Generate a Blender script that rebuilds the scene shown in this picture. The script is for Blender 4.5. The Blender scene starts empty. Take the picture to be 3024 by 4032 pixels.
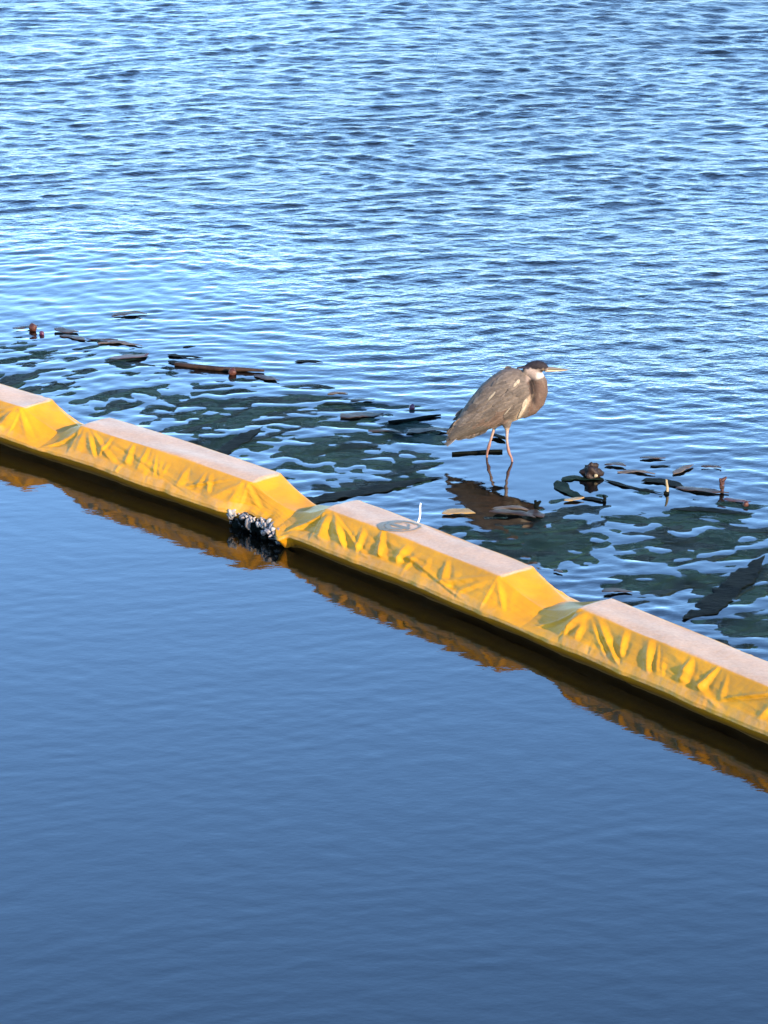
import bpy, bmesh, math, random
import numpy as np
from mathutils import Vector, Matrix
from mathutils.bvhtree import BVHTree

# ------------------------------------------------------------------ camera, sky, sun, exposure
scene = bpy.context.scene
COL = scene.collection
PITCH, FPX, CAMH = 19.0, 12500.0, 6.0066
SUN_EL, SUN_AZ = 19.0, (0.59, -0.807)          # direction towards the sun (x right, y away from the pier)

cam_d = bpy.data.cameras.new('camera')
cam = bpy.data.objects.new('camera', cam_d)
COL.objects.link(cam)
cam.location = (0, 0, CAMH)
cam.rotation_euler = (math.radians(90 - PITCH), 0, 0)
cam_d.sensor_fit = 'VERTICAL'
cam_d.sensor_height = 32.0
cam_d.lens = 32.0 * FPX / 4032.0
cam_d.clip_start = 0.1
cam_d.clip_end = 9000
scene.camera = cam

world = bpy.data.worlds.new('World')
scene.world = world
world.use_nodes = True
wn = world.node_tree
wn.nodes.clear()
w_out = wn.nodes.new('ShaderNodeOutputWorld')
w_bg = wn.nodes.new('ShaderNodeBackground')
w_sky = wn.nodes.new('ShaderNodeTexSky')
w_sky.sky_type = 'NISHITA'
w_sky.sun_disc = False
w_sky.sun_elevation = math.radians(SUN_EL)
w_sky.sun_rotation = math.atan2(SUN_AZ[0], SUN_AZ[1])
w_sky.altitude = 0
w_sky.air_density = 1.0
w_sky.dust_density = 0.0
w_sky.ozone_density = 5.0
w_bg.inputs['Strength'].default_value = 0.15
wn.links.new(w_sky.outputs[0], w_bg.inputs[0])
wn.links.new(w_bg.outputs[0], w_out.inputs[0])

sun_d = bpy.data.lights.new('sun', 'SUN')
sun_d.energy = 2.7
sun_d.angle = math.radians(0.6)
sun_d.color = (1.0, 0.76, 0.50)
sun = bpy.data.objects.new('sun', sun_d)
COL.objects.link(sun)
ce = math.cos(math.radians(SUN_EL))
to_sun = Vector((SUN_AZ[0] * ce, SUN_AZ[1] * ce, math.sin(math.radians(SUN_EL))))
sun.rotation_euler = to_sun.to_track_quat('Z', 'Y').to_euler()
sun.location = to_sun * 60

scene.view_settings.view_transform = 'Standard'
scene.view_settings.look = 'None'
scene.view_settings.gamma = 1.0
scene.view_settings.use_curve_mapping = False
scene.view_settings.exposure = 2.6

# ------------------------------------------------------------------ helpers
rng = np.random.default_rng(7)
random.seed(7)
CP, SP = math.cos(math.radians(PITCH)), math.sin(math.radians(PITCH))


def at(u, v, z=0.0):
    """point of the water level (or of height z) that the photograph shows at (u, v)"""
    x, y = (u - 1512) / FPX, -(v - 2016) / FPX
    t = (z - CAMH) / (-SP + y * CP)
    return np.array([x * t, (CP + y * SP) * t, z])


def tag(o, label=None, cat=None, group=None, kind=None):
    for k, v in (('label', label), ('category', cat), ('group', group), ('kind', kind)):
        if v:
            o[k] = v
    return o


def empty(name, loc=(0, 0, 0)):
    o = bpy.data.objects.new(name, None)
    o.empty_display_size = 0.1
    COL.objects.link(o)
    o.location = loc
    return o


def mesh_np(name, verts, faces, smooth=True, attrs=None, colors=None):
    me = bpy.data.meshes.new(name)
    verts = np.asarray(verts, dtype=np.float32)
    faces = np.asarray(faces, dtype=np.int32)
    k = faces.shape[1]
    me.vertices.add(len(verts))
    me.vertices.foreach_set('co', verts.ravel())
    me.loops.add(faces.size)
    me.loops.foreach_set('vertex_index', faces.ravel())
    me.polygons.add(len(faces))
    me.polygons.foreach_set('loop_start', np.arange(0, faces.size, k, dtype=np.int32))
    if smooth:
        me.polygons.foreach_set('use_smooth', np.ones(len(faces), dtype=bool))
    me.update(calc_edges=True)
    for an, av in (attrs or {}).items():
        a = me.attributes.new(an, 'FLOAT', 'POINT')
        a.data.foreach_set('value', np.asarray(av, dtype=np.float32))
    if colors is not None:
        a = me.color_attributes.new('Col', 'FLOAT_COLOR', 'POINT')
        c = np.ones((len(verts), 4), dtype=np.float32)
        c[:, :3] = colors
        a.data.foreach_set('color', c.ravel())
    return me


def obj(name, me, mat=None, parent=None):
    o = bpy.data.objects.new(name, me)
    COL.objects.link(o)
    if mat is not None and len(me.materials) == 0:
        me.materials.append(mat)
    if parent is not None:
        o.parent = parent
    return o


def grid_faces(nr, nc, close=False):
    """quads of an nr x nc vertex grid; close joins the last column to the first"""
    i = np.arange(nr - 1)[:, None] * nc
    c = np.arange(nc if close else nc - 1)[None, :]
    c2 = (c + 1) % nc
    return np.stack([i + c, i + c2, i + nc + c2, i + nc + c], -1).reshape(-1, 4)


def smoothstep(a, b, x):
    t = np.clip((x - a) / (b - a), 0, 1)
    return t * t * (3 - 2 * t)


def vnoise(x, seed, f):
    """smooth 1D noise in about -1..1"""
    r = np.random.default_rng(seed)
    y = np.zeros_like(np.asarray(x, dtype=float))
    for k in range(5):
        y = y + np.sin(np.asarray(x) * f * (0.6 + 0.55 * k) + r.uniform(0, 6.28)) * r.uniform(.4, 1) / (1 + .35 * k)
    return y / 2.2


def noise2(x, y, seed, f, n=9):
    r = np.random.default_rng(seed)
    z = np.zeros(np.broadcast(x, y).shape)
    for k in range(n):
        a = r.uniform(0, 6.283)
        ff = f * r.uniform(.5, 1.7)
        z += np.sin((x * math.cos(a) + y * math.sin(a)) * ff + r.uniform(0, 6.283))
    return z / math.sqrt(n / 2.0)


def spline(pts, n):
    """Catmull-Rom through pts, n samples evenly by parameter"""
    P = np.asarray(pts, dtype=float)
    if len(P) == 2:
        t = np.linspace(0, 1, n)[:, None]
        return P[0] * (1 - t) + P[1] * t
    Q = np.vstack([2 * P[0] - P[1], P, 2 * P[-1] - P[-2]])
    seg = np.linalg.norm(np.diff(P, axis=0), axis=1)
    cum = np.concatenate([[0], np.cumsum(seg)])
    tt = np.linspace(0, cum[-1], n)
    out = np.zeros((n, P.shape[1]))
    for j, t in enumerate(tt):
        i = min(np.searchsorted(cum, t, 'right') - 1, len(P) - 2)
        u = (t - cum[i]) / max(seg[i], 1e-9)
        p0, p1, p2, p3 = Q[i:i + 4]
        out[j] = .5 * ((2 * p1) + (-p0 + p2) * u + (2 * p0 - 5 * p1 + 4 * p2 - p3) * u * u + (-p0 + 3 * p1 - 3 * p2 + p3) * u ** 3)
    return out


# ------------------------------------------------------------------ materials
def mat_new(name):
    m = bpy.data.materials.new(name)
    m.use_nodes = True
    nt = m.node_tree
    b = nt.nodes['Principled BSDF']
    return m, nt, b


def N(nt, typ, **kw):
    n = nt.nodes.new(typ)
    for k, v in kw.items():
        if isinstance(v, (int, float, str, bool)) and hasattr(n, k):
            setattr(n, k, v)
    return n


def noise_node(nt, scale, detail=3, rough=.55, mapping=None):
    tc = nt.nodes.new('ShaderNodeTexCoord')
    no = nt.nodes.new('ShaderNodeTexNoise')
    no.inputs['Scale'].default_value = scale
    no.inputs['Detail'].default_value = detail
    no.inputs['Roughness'].default_value = rough
    if mapping:
        mp = nt.nodes.new('ShaderNodeMapping')
        mp.inputs['Scale'].default_value = mapping.get('scale', (1, 1, 1))
        mp.inputs['Rotation'].default_value = mapping.get('rot', (0, 0, 0))
        nt.links.new(tc.outputs['Object'], mp.inputs[0])
        nt.links.new(mp.outputs[0], no.inputs['Vector'])
    else:
        nt.links.new(tc.outputs['Object'], no.inputs['Vector'])
    return no


def math_node(nt, op, a, b=None, clamp=False):
    n = nt.nodes.new('ShaderNodeMath')
    n.operation = op
    n.use_clamp = clamp
    for i, v in enumerate((a, b)):
        if v is None:
            continue
        if isinstance(v, (int, float)):
            n.inputs[i].default_value = v
        else:
            nt.links.new(v, n.inputs[i])
    return n.outputs[0]


def mix_rgb(nt, fac, a, b):
    n = nt.nodes.new('ShaderNodeMix')
    n.data_type = 'RGBA'
    for s, v in ((n.inputs['Factor'], fac), (n.inputs['A'], a), (n.inputs['B'], b)):
        if isinstance(v, (int, float)):
            s.default_value = v
        elif isinstance(v, tuple):
            s.default_value = (*v, 1)
        else:
            nt.links.new(v, s)
    return n.outputs['Result']


def ramp(nt, src, p0, p1):
    r = nt.nodes.new('ShaderNodeMapRange')
    r.interpolation_type = 'SMOOTHSTEP'
    nt.links.new(src, r.inputs[0])
    r.inputs[1].default_value = p0
    r.inputs[2].default_value = p1
    return r.outputs[0]


def bump(nt, bsdf, h, dist, strength=1.0):
    b = nt.nodes.new('ShaderNodeBump')
    b.inputs['Strength'].default_value = strength
    b.inputs['Distance'].default_value = dist
    nt.links.new(h, b.inputs['Height'])
    nt.links.new(b.outputs[0], bsdf.inputs['Normal'])
    return b


def attr(nt, name):
    a = nt.nodes.new('ShaderNodeAttribute')
    a.attribute_name = name
    return a


# water: mirror-like over a nearly black depth, small ripples as relief
M_water, nt, b = mat_new('sea_water')
b.inputs['Base Color'].default_value = (.0008, .0012, .0012, 1)
b.inputs['Roughness'].default_value = .035
b.inputs['IOR'].default_value = 1.40
rp = attr(nt, 'ripple')
n1 = noise_node(nt, 9, 3, .55, dict(scale=(.8, 1.25, 1), rot=(0, 0, math.radians(-12))))
n2 = noise_node(nt, 26, 2, .5, dict(scale=(.8, 1.2, 1), rot=(0, 0, math.radians(18))))
hh = math_node(nt, 'ADD', math_node(nt, 'MULTIPLY', n1.outputs[0], 1.0), math_node(nt, 'MULTIPLY', n2.outputs[0], .28))
hh = math_node(nt, 'MULTIPLY', hh, rp.outputs['Fac'])
bump(nt, b, hh, .016)
nt.links.new(math_node(nt, 'ADD', math_node(nt, 'MULTIPLY', rp.outputs['Fac'], .15), .03), b.inputs['Roughness'])

M_bed, nt, b = mat_new('seabed_silt')
b.inputs['Base Color'].default_value = (.02, .025, .02, 1)
b.inputs['Roughness'].default_value = .9

# vinyl-coated fabric of the boom: strong yellow, chalked and dusty where it lies flat
M_vinyl, nt, b = mat_new('yellow_vinyl_fabric')
dst = attr(nt, 'dust')
nA = noise_node(nt, 5, 4, .6)
nB = noise_node(nt, 60, 3, .6)
nC = noise_node(nt, 22, 4, .7, dict(scale=(1, 1, .25)))
yel = mix_rgb(nt, ramp(nt, nA.outputs[0], .35, .68), (.42, .182, .003), (.335, .142, .004))
df = math_node(nt, 'ADD', dst.outputs['Fac'], math_node(nt, 'MULTIPLY', math_node(nt, 'SUBTRACT', nC.outputs[0], .5), .55))
dfac = ramp(nt, df, .25, .85)
nE = noise_node(nt, 9, 5, .65)
dusty = mix_rgb(nt, ramp(nt, math_node(nt, 'ADD', math_node(nt, 'MULTIPLY', nB.outputs[0], .5), math_node(nt, 'MULTIPLY', nE.outputs[0], .5)), .3, .7), (.285, .175, .098), (.40, .255, .150))
colr = mix_rgb(nt, math_node(nt, 'MULTIPLY', dfac, .93), yel, dusty)
spot = ramp(nt, noise_node(nt, 38, 2, .5).outputs[0], .70, .78)
colr = mix_rgb(nt, math_node(nt, 'MULTIPLY', spot, .35), colr, (.12, .075, .035))
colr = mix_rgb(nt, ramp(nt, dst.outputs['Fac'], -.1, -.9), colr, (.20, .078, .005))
nt.links.new(colr, b.inputs['Base Color'])
b.inputs['Roughness'].default_value = .48
b.inputs['Specular IOR Level'].default_value = .2
nD = noise_node(nt, 30, 4, .6)
bump(nt, b, nD.outputs[0], .004, .8)

M_skirt, nt, b = mat_new('weathered_skirt_fabric')
nA = noise_node(nt, 14, 4, .6)
nt.links.new(mix_rgb(nt, nA.outputs[0], (.08, .032, .004), (.24, .10, .008)), b.inputs['Base Color'])
b.inputs['Roughness'].default_value = .6

M_print, nt, b = mat_new('faded_grey_green_print')
nA = noise_node(nt, 90, 3, .6)
nt.links.new(mix_rgb(nt, nA.outputs[0], (.075, .075, .048), (.13, .12, .08)), b.inputs['Base Color'])
b.inputs['Roughness'].default_value = .6

M_print2, nt, b = mat_new('pale_print_ground')
b.inputs['Base Color'].default_value = (.62, .52, .42, 1)
b.inputs['Roughness'].default_value = .6


def kelp_mat(name, c0, c1, rough=.36, spec=.28, scale=22, bumpd=.006, fray=0.0):
    m, nt, b = mat_new(name)
    nA = noise_node(nt, scale, 4, .6)
    nB = noise_node(nt, scale * .2, 2, .5)
    f = math_node(nt, 'ADD', math_node(nt, 'MULTIPLY', nA.outputs[0], .6), math_node(nt, 'MULTIPLY', nB.outputs[0], .5))
    nt.links.new(mix_rgb(nt, ramp(nt, f, .35, .75), c0, c1), b.inputs['Base Color'])
    b.inputs['Roughness'].default_value = rough
    b.inputs['Specular IOR Level'].default_value = spec
    nC = noise_node(nt, 30, 4, .65, dict(scale=(.6, 1.3, 1)))
    bump(nt, b, nC.outputs[0], bumpd * 1.8, .95)
    if fray:
        f1 = noise_node(nt, 11, 6, .68, dict(scale=(.55, 1.5, 1), rot=(0, 0, math.radians(8))))
        f2 = noise_node(nt, 2.3, 3, .55)
        ff = math_node(nt, 'ADD', math_node(nt, 'MULTIPLY', f1.outputs[0], .75), math_node(nt, 'MULTIPLY', f2.outputs[0], .45))
        nt.links.new(ramp(nt, ff, fray - .16, fray + .15), b.inputs['Alpha'])
    return m


M_kgreen = kelp_mat('wet_green_kelp', (.0025, .0065, .0045), (.0060, .0150, .0100), .65, .02)
M_mat0 = kelp_mat('frayed_green_kelp', (.0045, .0120, .0092), (.0115, .0280, .0190), .62, .03, fray=.53)
M_mat1 = kelp_mat('frayed_black_kelp', (.0030, .0062, .0060), (.0080, .0130, .0105), .62, .03, fray=.53)
M_kdark = kelp_mat('wet_black_kelp', (.0014, .0022, .0022), (.0040, .0055, .0045), .65, .02)
M_kbrown = kelp_mat('brown_kelp', (.012, .007, .005), (.036, .021, .013), .5, .12)
M_kred = kelp_mat('reddish_kelp', (.026, .008, .006), (.055, .02, .013), .45, .2)
M_ktan = kelp_mat('dry_tan_kelp', (.045, .032, .022), (.09, .065, .045), .6, .15)
M_kyel = kelp_mat('yellowed_kelp', (.16, .09, .025), (.27, .17, .055), .5, .2)
M_twig = kelp_mat('pale_reed', (.17, .13, .07), (.25, .21, .13), .6, .2)
M_quill = kelp_mat('white_quill', (.75, .78, .80), (.85, .86, .86), .5, .3, bumpd=.001)
M_kdkbrown = kelp_mat('dark_brown_kelp', (.006, .0035, .003), (.018, .010, .007), .5, .15)
M_purple = kelp_mat('dark_purple_bulb', (.035, .006, .022), (.07, .012, .035), .35, .4)

# ------------------------------------------------------------------ boom line on the water
A0 = np.array([-1.959, 18.214])
D0 = np.array([.66125, -.75016])
N0 = np.array([-.75016, -.66125])        # towards the pier
hs = np.array([-2.2, -.549, 0, 1.442, 1.905, 2.798, 3.237, 3.651, 4.268, 4.808, 5.723, 7.6])
hn = np.array([.19, .052, 0, -.093, -.094, -.118, -.097, -.080, -.066, -.016, .0, .02])
_poly = np.polyfit(hs, hn, 4)
NH, NTOP, ZH, HTOP = .245, .120, .088, .268


def boom_xy(s, n):
    """s along the boom, n across it (0 at the middle line, positive towards the pier)"""
    s = np.asarray(s, dtype=float)
    off = np.polyval(_poly, s) - NH
    sl = np.polyval(np.polyder(_poly), s)
    # local normal leans with the path
    tx, ty = D0[0] + N0[0] * sl, D0[1] + N0[1] * sl
    ln = np.hypot(tx, ty)
    nx, ny = ty / ln, -tx / ln
    x = A0[0] + D0[0] * s + N0[0] * off + nx * n
    y = A0[1] + D0[1] * s + N0[1] * off + ny * n
    return x, y


def boom_side(x, y):
    """signed distance: positive behind the boom (open water), negative on the pier side"""
    dx, dy = x - A0[0], y - A0[1]
    s = dx * D0[0] + dy * D0[1]
    n = dx * N0[0] + dy * N0[1]
    return -(n - (np.polyval(_poly, np.clip(s, -2.2, 7.6)) - NH)), s


# ------------------------------------------------------------------ water
def axis_y():
    ys = [9.5]
    while ys[-1] < 39:
        y = ys[-1]
        ys.append(y + (.024 if y < 23 else .024 + (y - 23) * .0020))
    st = .1
    while ys[-1] < 4000:
        st *= 1.35
        ys.append(ys[-1] + st)
    st, lo = .05, [9.5]
    while lo[-1] > -3000:
        st *= 1.5
        lo.append(lo[-1] - st)
    return np.array(lo[:0:-1] + ys)


def axis_x():
    xs = list(np.arange(0, 7.5, .028))
    st = .032
    while xs[-1] < 4000:
        st *= 1.45
        xs.append(xs[-1] + st)
    xs = np.array(xs)
    return np.concatenate([-xs[:0:-1], xs])


def build_water():
    xa, ya = axis_x(), axis_y()
    X, Y = np.meshgrid(xa, ya)
    sd, s = boom_side(X, Y)
    behind = smoothstep(-.05, .15, sd)
    open_w = smoothstep(1.6, 5.2, sd + .8 * noise2(X, Y, 3, .9))
    gust = (1 + 1.35 * smoothstep(20, 38, Y)) * (.84 + .16 * np.clip(noise2(X * .6, Y * .25, 5, .8), -1.3, 1.3))
    hx, hy = at(1990, 1900)[:2]
    lag = np.exp(-(((X - hx - .25) / .75) ** 2 + ((Y - hy) / 1.1) ** 2))
    amp_long = (.06 * (1 - behind) + behind * (.45 + .55 * open_w)) * (1 - .85 * lag) * gust
    amp_short = (.05 * (1 - behind) + behind * (.45 + .55 * open_w)) * (1 - .9 * lag) * gust
    inside = smoothstep(7.8, 7.2, np.abs(X)) * smoothstep(40, 37.5, Y) * smoothstep(9.3, 10.3, Y)
    Z = np.zeros_like(X)
    r = np.random.default_rng(11)
    sub = (np.abs(X) < 8.2) & (Y > 9) & (Y < 41)
    xs, ys = X[sub], Y[sub]
    zl, zs = np.zeros_like(xs), np.zeros_like(xs)
    # warp keeps the crests short and uneven
    wx = .12 * noise2(xs, ys, 21, 2.2, 7)
    wy = .10 * noise2(xs, ys, 22, 2.0, 7)
    for i in range(26):
        lam = r.uniform(.34, .85)
        a = math.radians(r.normal(98, 16))
        k = 2 * math.pi / lam
        ph = k * ((xs + wx) * math.cos(a) + (ys + wy) * math.sin(a)) + r.uniform(0, 6.28)
        zl += (np.sin(ph) + .22 * np.sin(2 * ph)) * (.0068 / k)
    for i in range(44):
        lam = r.uniform(.09, .32)
        a = math.radians(r.normal(96, 27))
        k = 2 * math.pi / lam
        ph = k * ((xs + wx) * math.cos(a) + (ys + wy) * math.sin(a)) + r.uniform(0, 6.28)
        zs += (np.sin(ph) + .22 * np.sin(2 * ph)) * (.0165 / k)
    zk = np.zeros_like(xs)
    for i in range(30):
        lam = r.uniform(.075, .17)
        a = math.radians(r.normal(95, 40))
        k = 2 * math.pi / lam
        zk += np.sin(k * ((xs + wx) * math.cos(a) + (ys + wy) * math.sin(a)) + r.uniform(0, 6.28)) * (.013 / k)
    amp_k = (behind * gust * (1 - .55 * open_w) * (1 - .93 * lag) + .14 * (1 - behind))[sub]
    zz = zl * amp_long[sub] + zs * amp_short[sub] + zk * amp_k
    Z[sub] = zz
    Z *= inside
    ripple = (.06 * (1 - behind) + behind * (.15 + .85 * open_w)) * (1 - .85 * lag) * gust * (1 + 1.3 * smoothstep(36.5, 41, Y))
    v = np.stack([X, Y, Z], -1).reshape(-1, 3)
    me = mesh_np('water', v, grid_faces(len(ya), len(xa)), True, {'ripple': ripple.ravel()})
    o = obj('water', me, M_water)
    return tag(o, kind='structure')


water = build_water()

bm = bmesh.new()
bmesh.ops.create_grid(bm, x_segments=4, y_segments=4, size=3000)
me = bpy.data.meshes.new('seabed')
bm.to_mesh(me)
bm.free()
sb = obj('seabed', me, M_bed)
sb.location = (0, 0, -.40)
tag(sb, kind='structure')

# ------------------------------------------------------------------ floating boom
boom = empty('floating_boom', (float(A0[0]), float(A0[1]), 0))
tag(boom, 'yellow vinyl containment boom of foam floats lying across the water', 'boom')
BLOCKS = [(-2.10, -.50), (.04, 1.55), (2.20, 3.635), (4.25, 5.76), (6.35, 7.9)]
JOINTS = [-2.4, -.21, 1.90, 3.95, 6.06, 8.2]
VALLEY = [.16, .165, .160, .17, .17, .17]


def fold_list(seed, s0, s1, strong):
    """creases of the slack cover: (apex s, foot s, apex v, foot v, width, depth, skew)"""
    r = np.random.default_rng(seed)
    F = []
    n = int(r.integers(4, 6))
    for k in range(n):      # fan hanging from the corner where the float begins
        foot = s0 - .20 + .58 * (k + r.uniform(-.3, .3)) / (n - 1)
        F.append((s0 + .015 + .045 * k * r.uniform(.5, 1.1), foot + .02 * k, r.uniform(.88, 1.0), r.uniform(.10, .30), r.uniform(.030, .055), strong * r.uniform(.008, .020), r.uniform(.4, 2.2)))
    n = int(r.integers(3, 5))
    for k in range(n):      # and the one where it ends
        foot = s1 + .12 - .52 * (k + r.uniform(-.3, .3)) / (n - 1)
        F.append((s1 - .015 - .04 * k * r.uniform(.5, 1.1), foot - .02 * k, r.uniform(.86, 1.0), r.uniform(.12, .32), r.uniform(.030, .055), strong * r.uniform(.007, .018), r.uniform(.4, 2.2)))
    s = s0 + .30
    while s < s1 - .28:
        big = r.random() < .30
        va = r.uniform(.80, 1.0) if big else r.uniform(.62, .98)
        F.append((s, s + r.uniform(-.05, .09), va, r.uniform(.22, .36), r.uniform(.018, .040) * (1.2 if big else 1), strong * (r.uniform(.010, .018) if big else r.uniform(.003, .010)), r.uniform(.4, 2.4)))
        s += r.choice([r.uniform(.04, .07), r.uniform(.07, .13), r.uniform(.13, .22)])
    for k in range(7):      # broad slack waves
        F.append((r.uniform(s0, s1), r.uniform(s0, s1) * 0 + s0 + (s1 - s0) * r.random(), .95, .1, r.uniform(.06, .12), strong * r.uniform(-.006, .008), 1))
    for k in range(5):      # puckers at the hem
        c = r.uniform(s0 - .2, s1 + .2)
        F.append((c, c + r.uniform(-.02, .02), .30, .02, r.uniform(.012, .03), strong * r.uniform(-.006, .006), 1))
    return F


def build_section(i):
    s0, s1 = BLOCKS[i]
    ja, jb = JOINTS[i], JOINTS[i + 1]
    S = np.arange(ja, jb + 1e-6, (jb - ja) / round((jb - ja) / .0085))
    m = len(S)
    # 1 on the float block, 0 in the valleys of the joints
    ea = np.clip((S - ja) / (s0 - ja), 0, 1)
    eb = np.clip((jb - S) / (jb - s1), 0, 1)
    e = np.minimum(ea, eb)
    hv = np.where(S < .5 * (s0 + s1), VALLEY[i], VALLEY[i + 1])
    ee = e ** 1.0
    sag = .010 * np.sin(np.pi * e)
    ht = hv + (HTOP - hv) * ee - sag * (e < 1)
    ht = ht + .004 * vnoise(S, 30 + i, 5) * (e >= 1)
    ntp = .085 + (NTOP - .085) * e + .004 * vnoise(S, 40, 7)
    nh = NH + .006 * vnoise(S, 50, 6) + .004 * vnoise(S, 55, 21)
    zh = ZH + .007 * vnoise(S, 60, 4) + .003 * vnoise(S, 65, 17)
    # the opened, shell-grown joint
    gap = np.exp(-((S - 1.69) / .18) ** 4)
    nh = nh - .075 * gap
    zh = zh + .006 * gap
    rag = .012 * vnoise(S, 77, 30) * gap
    zh = zh + rag
    if i == 2:        # the loose corner that pokes out beside the shells
        cc = np.exp(-((S - 1.975) / .04) ** 2) * np.clip((S - ja) / .03, 0, 1)
        nh = nh + .035 * cc
        zh = zh - .028 * cc
    folds = fold_list(100 + i, s0, s1, 1.0 if i != 1 else .85)
    NV = 34
    V = np.linspace(0, 1, NV)

    def side(sgn, fl):
        rows = []
        for v in V:
            n = nh + (ntp - nh) * v
            z = zh + .018 + (ht - zh - .018) * v
            bulge = np.zeros(m)
            for (ca_, cf_, va, vf, w, a, sk) in fl:
                t = (va - v) / max(va - vf, .05)
                if t < -.15 or t > 1.15:
                    continue
                env = float((.25 + .75 * smoothstep(-.15, .5, np.array(t))) * smoothstep(-.15, 0, np.array(t)) * (1 - smoothstep(.84, 1.12, np.array(t))))
                x = S - (ca_ + (cf_ - ca_) * t)
                tc = max(0.0, min(1.0, t))
                ww = w * (.55 + .6 * tc if sk > 1.1 else 1.15 - .55 * tc)
                wl, wr = ww * 1.2 / (1 + sk) * 1.2, ww * 1.2 * sk / (1 + sk) * 1.2
                ridge = np.where(x < 0, np.exp(-(np.abs(x) / wl) ** 1.5), np.exp(-(np.abs(x) / wr) ** 1.5))
                dip = np.exp(-((x - 1.5 * wr - .3 * wl) / (.7 * ww)) ** 2)
                bulge = bulge + a * env * (ridge - .45 * dip)
            bulge = bulge + .005 * float(smoothstep(.30, .22, np.array(v)))      # hem pocket stands a little proud
            bulge = bulge * np.clip(np.minimum(S - ja, jb - S) / .07, 0, 1)
            # slack cloth hollows between float and hem
            bulge = bulge - .012 * math.sin(math.pi * v) * (e < 1) + .004 * math.sin(math.pi * v)
            bulge = bulge + .0025 * vnoise(S + 3 * v, 90, 18) * math.sin(math.pi * v)
            n2 = n + .80 * bulge
            z2 = z + .50 * bulge
            rows.append((sgn * n2, z2, (.30 * float(smoothstep(.34, .20, np.array(v))) + .10 + .14 * float(smoothstep(.80, 1.0, np.array(v)))) * (.35 + .65 * e) + .0 * n2))
        return rows

    near = side(1, folds)
    far = side(-1, fold_list(200 + i, s0, s1, .8))
    rows = []
    # hem roll seen from below, then the side, the top, and the other side
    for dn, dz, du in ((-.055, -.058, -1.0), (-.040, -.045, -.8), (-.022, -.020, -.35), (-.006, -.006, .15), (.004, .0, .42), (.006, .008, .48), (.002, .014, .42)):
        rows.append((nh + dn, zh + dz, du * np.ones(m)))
    rows += near
    tops = np.linspace(1, -1, 15)[1:-1]
    crown = .006
    for t in tops:
        z = ht + crown * (1 - t * t) * e + .003 * noise2(S, np.full(m, t * .3), 400 + i, 9) * (e >= 1)
        z = z + .010 * noise2(S, np.full(m, t * .2), 410, 16) * (e < 1) * np.minimum(1, 4 * (1 - e)) * .6
        edge = smoothstep(1.0, .72, np.abs(np.full(m, t)))
        rows.append((ntp * t, z, (.42 + .62 * edge) * smoothstep(.90, 1.0, e) + .08))
    rows += far[::-1]
    for dn, dz, du in ((.002, .014, .6), (.006, .008, .7), (.004, .0, .6), (-.006, -.006, .2), (-.055, -.022, .0)):
        rows.append((-(nh + dn), zh + dz, du * np.ones(m)))
    verts, dust = [], []
    for n, z, du in rows:
        x, y = boom_xy(S, n)
        verts.append(np.stack([x - A0[0], y - A0[1], z], -1))
        dust.append(np.broadcast_to(du, (m,)))
    verts = np.array(verts)
    f = grid_faces(len(rows), m)
    me = mesh_np('float_cover', verts.reshape(-1, 3), f[:, ::-1], True, {'dust': np.array(dust).ravel()})
    o = obj('float_cover', me, M_vinyl, boom)
    # tucked fabric and ballast skirt under the hem
    rows = []
    for n, z in ((nh - .055, zh - .058), (nh - .072, zh * 0 + .018), (nh - .090, zh * 0 + .004), (nh - .11, zh * 0 - .03), (nh * 0 + .06, zh * 0 - .20), (nh * 0, zh * 0 - .34),
                 (nh * 0 - .06, zh * 0 - .20), (-(nh - .12), zh * 0 - .03), (-(nh - .11), zh * 0 + .012), (-(nh - .055), zh - .022)):
        x, y = boom_xy(S, n + .006 * vnoise(S, 300 + i, 11) * np.sign(n))
        rows.append(np.stack([x - A0[0], y - A0[1], z], -1))
    me = mesh_np('skirt', np.array(rows).reshape(-1, 3), grid_faces(len(rows), m), True)
    obj('skirt', me, M_skirt, o)
    return o


sections = [build_section(i) for i in range(len(BLOCKS))]
SEC_EMBLEM = sections[2]


def top_z(o):
    me = o.data
    bvh = BVHTree.FromPolygons([v.co for v in me.vertices], [tuple(p.vertices) for p in me.polygons])

    def f(x, y):
        h = bvh.ray_cast(Vector((x - A0[0], y - A0[1], 2)), Vector((0, 0, -1)))
        return h[0].z if h[0] else HTOP
    return f


# printed oval emblem: outer ring, inner disc ring and a slanted bar
ec = at(1573, 2077, HTOP)
tz = top_z(SEC_EMBLEM)


def flat_shape(name, loops, mat, lift, parent):
    """strip between two outlines (outer, inner) laid on the cover"""
    o_, i_ = loops
    n = len(o_)
    vs = []
    for (x, y) in list(o_) + list(i_):
        vs.append((x - A0[0], y - A0[1], tz(x, y) + lift))
    fs = [(k, (k + 1) % n, n + (k + 1) % n, n + k) for k in range(n)]
    me = mesh_np(name, vs, fs)
    return obj(name, me, mat, parent)


def oval(cx, cy, a, b, n=56, wob=0.0, seed=0):
    t = np.linspace(0, 2 * np.pi, n, endpoint=False)
    w = 1 + wob * vnoise(t * 3, seed, 2.0)
    u, v = a * np.cos(t) * w, b * np.sin(t) * w
    return np.stack([ec[0] + cx + u * 1.0 + v * 0.0, ec[1] + cy + v], -1)


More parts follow.
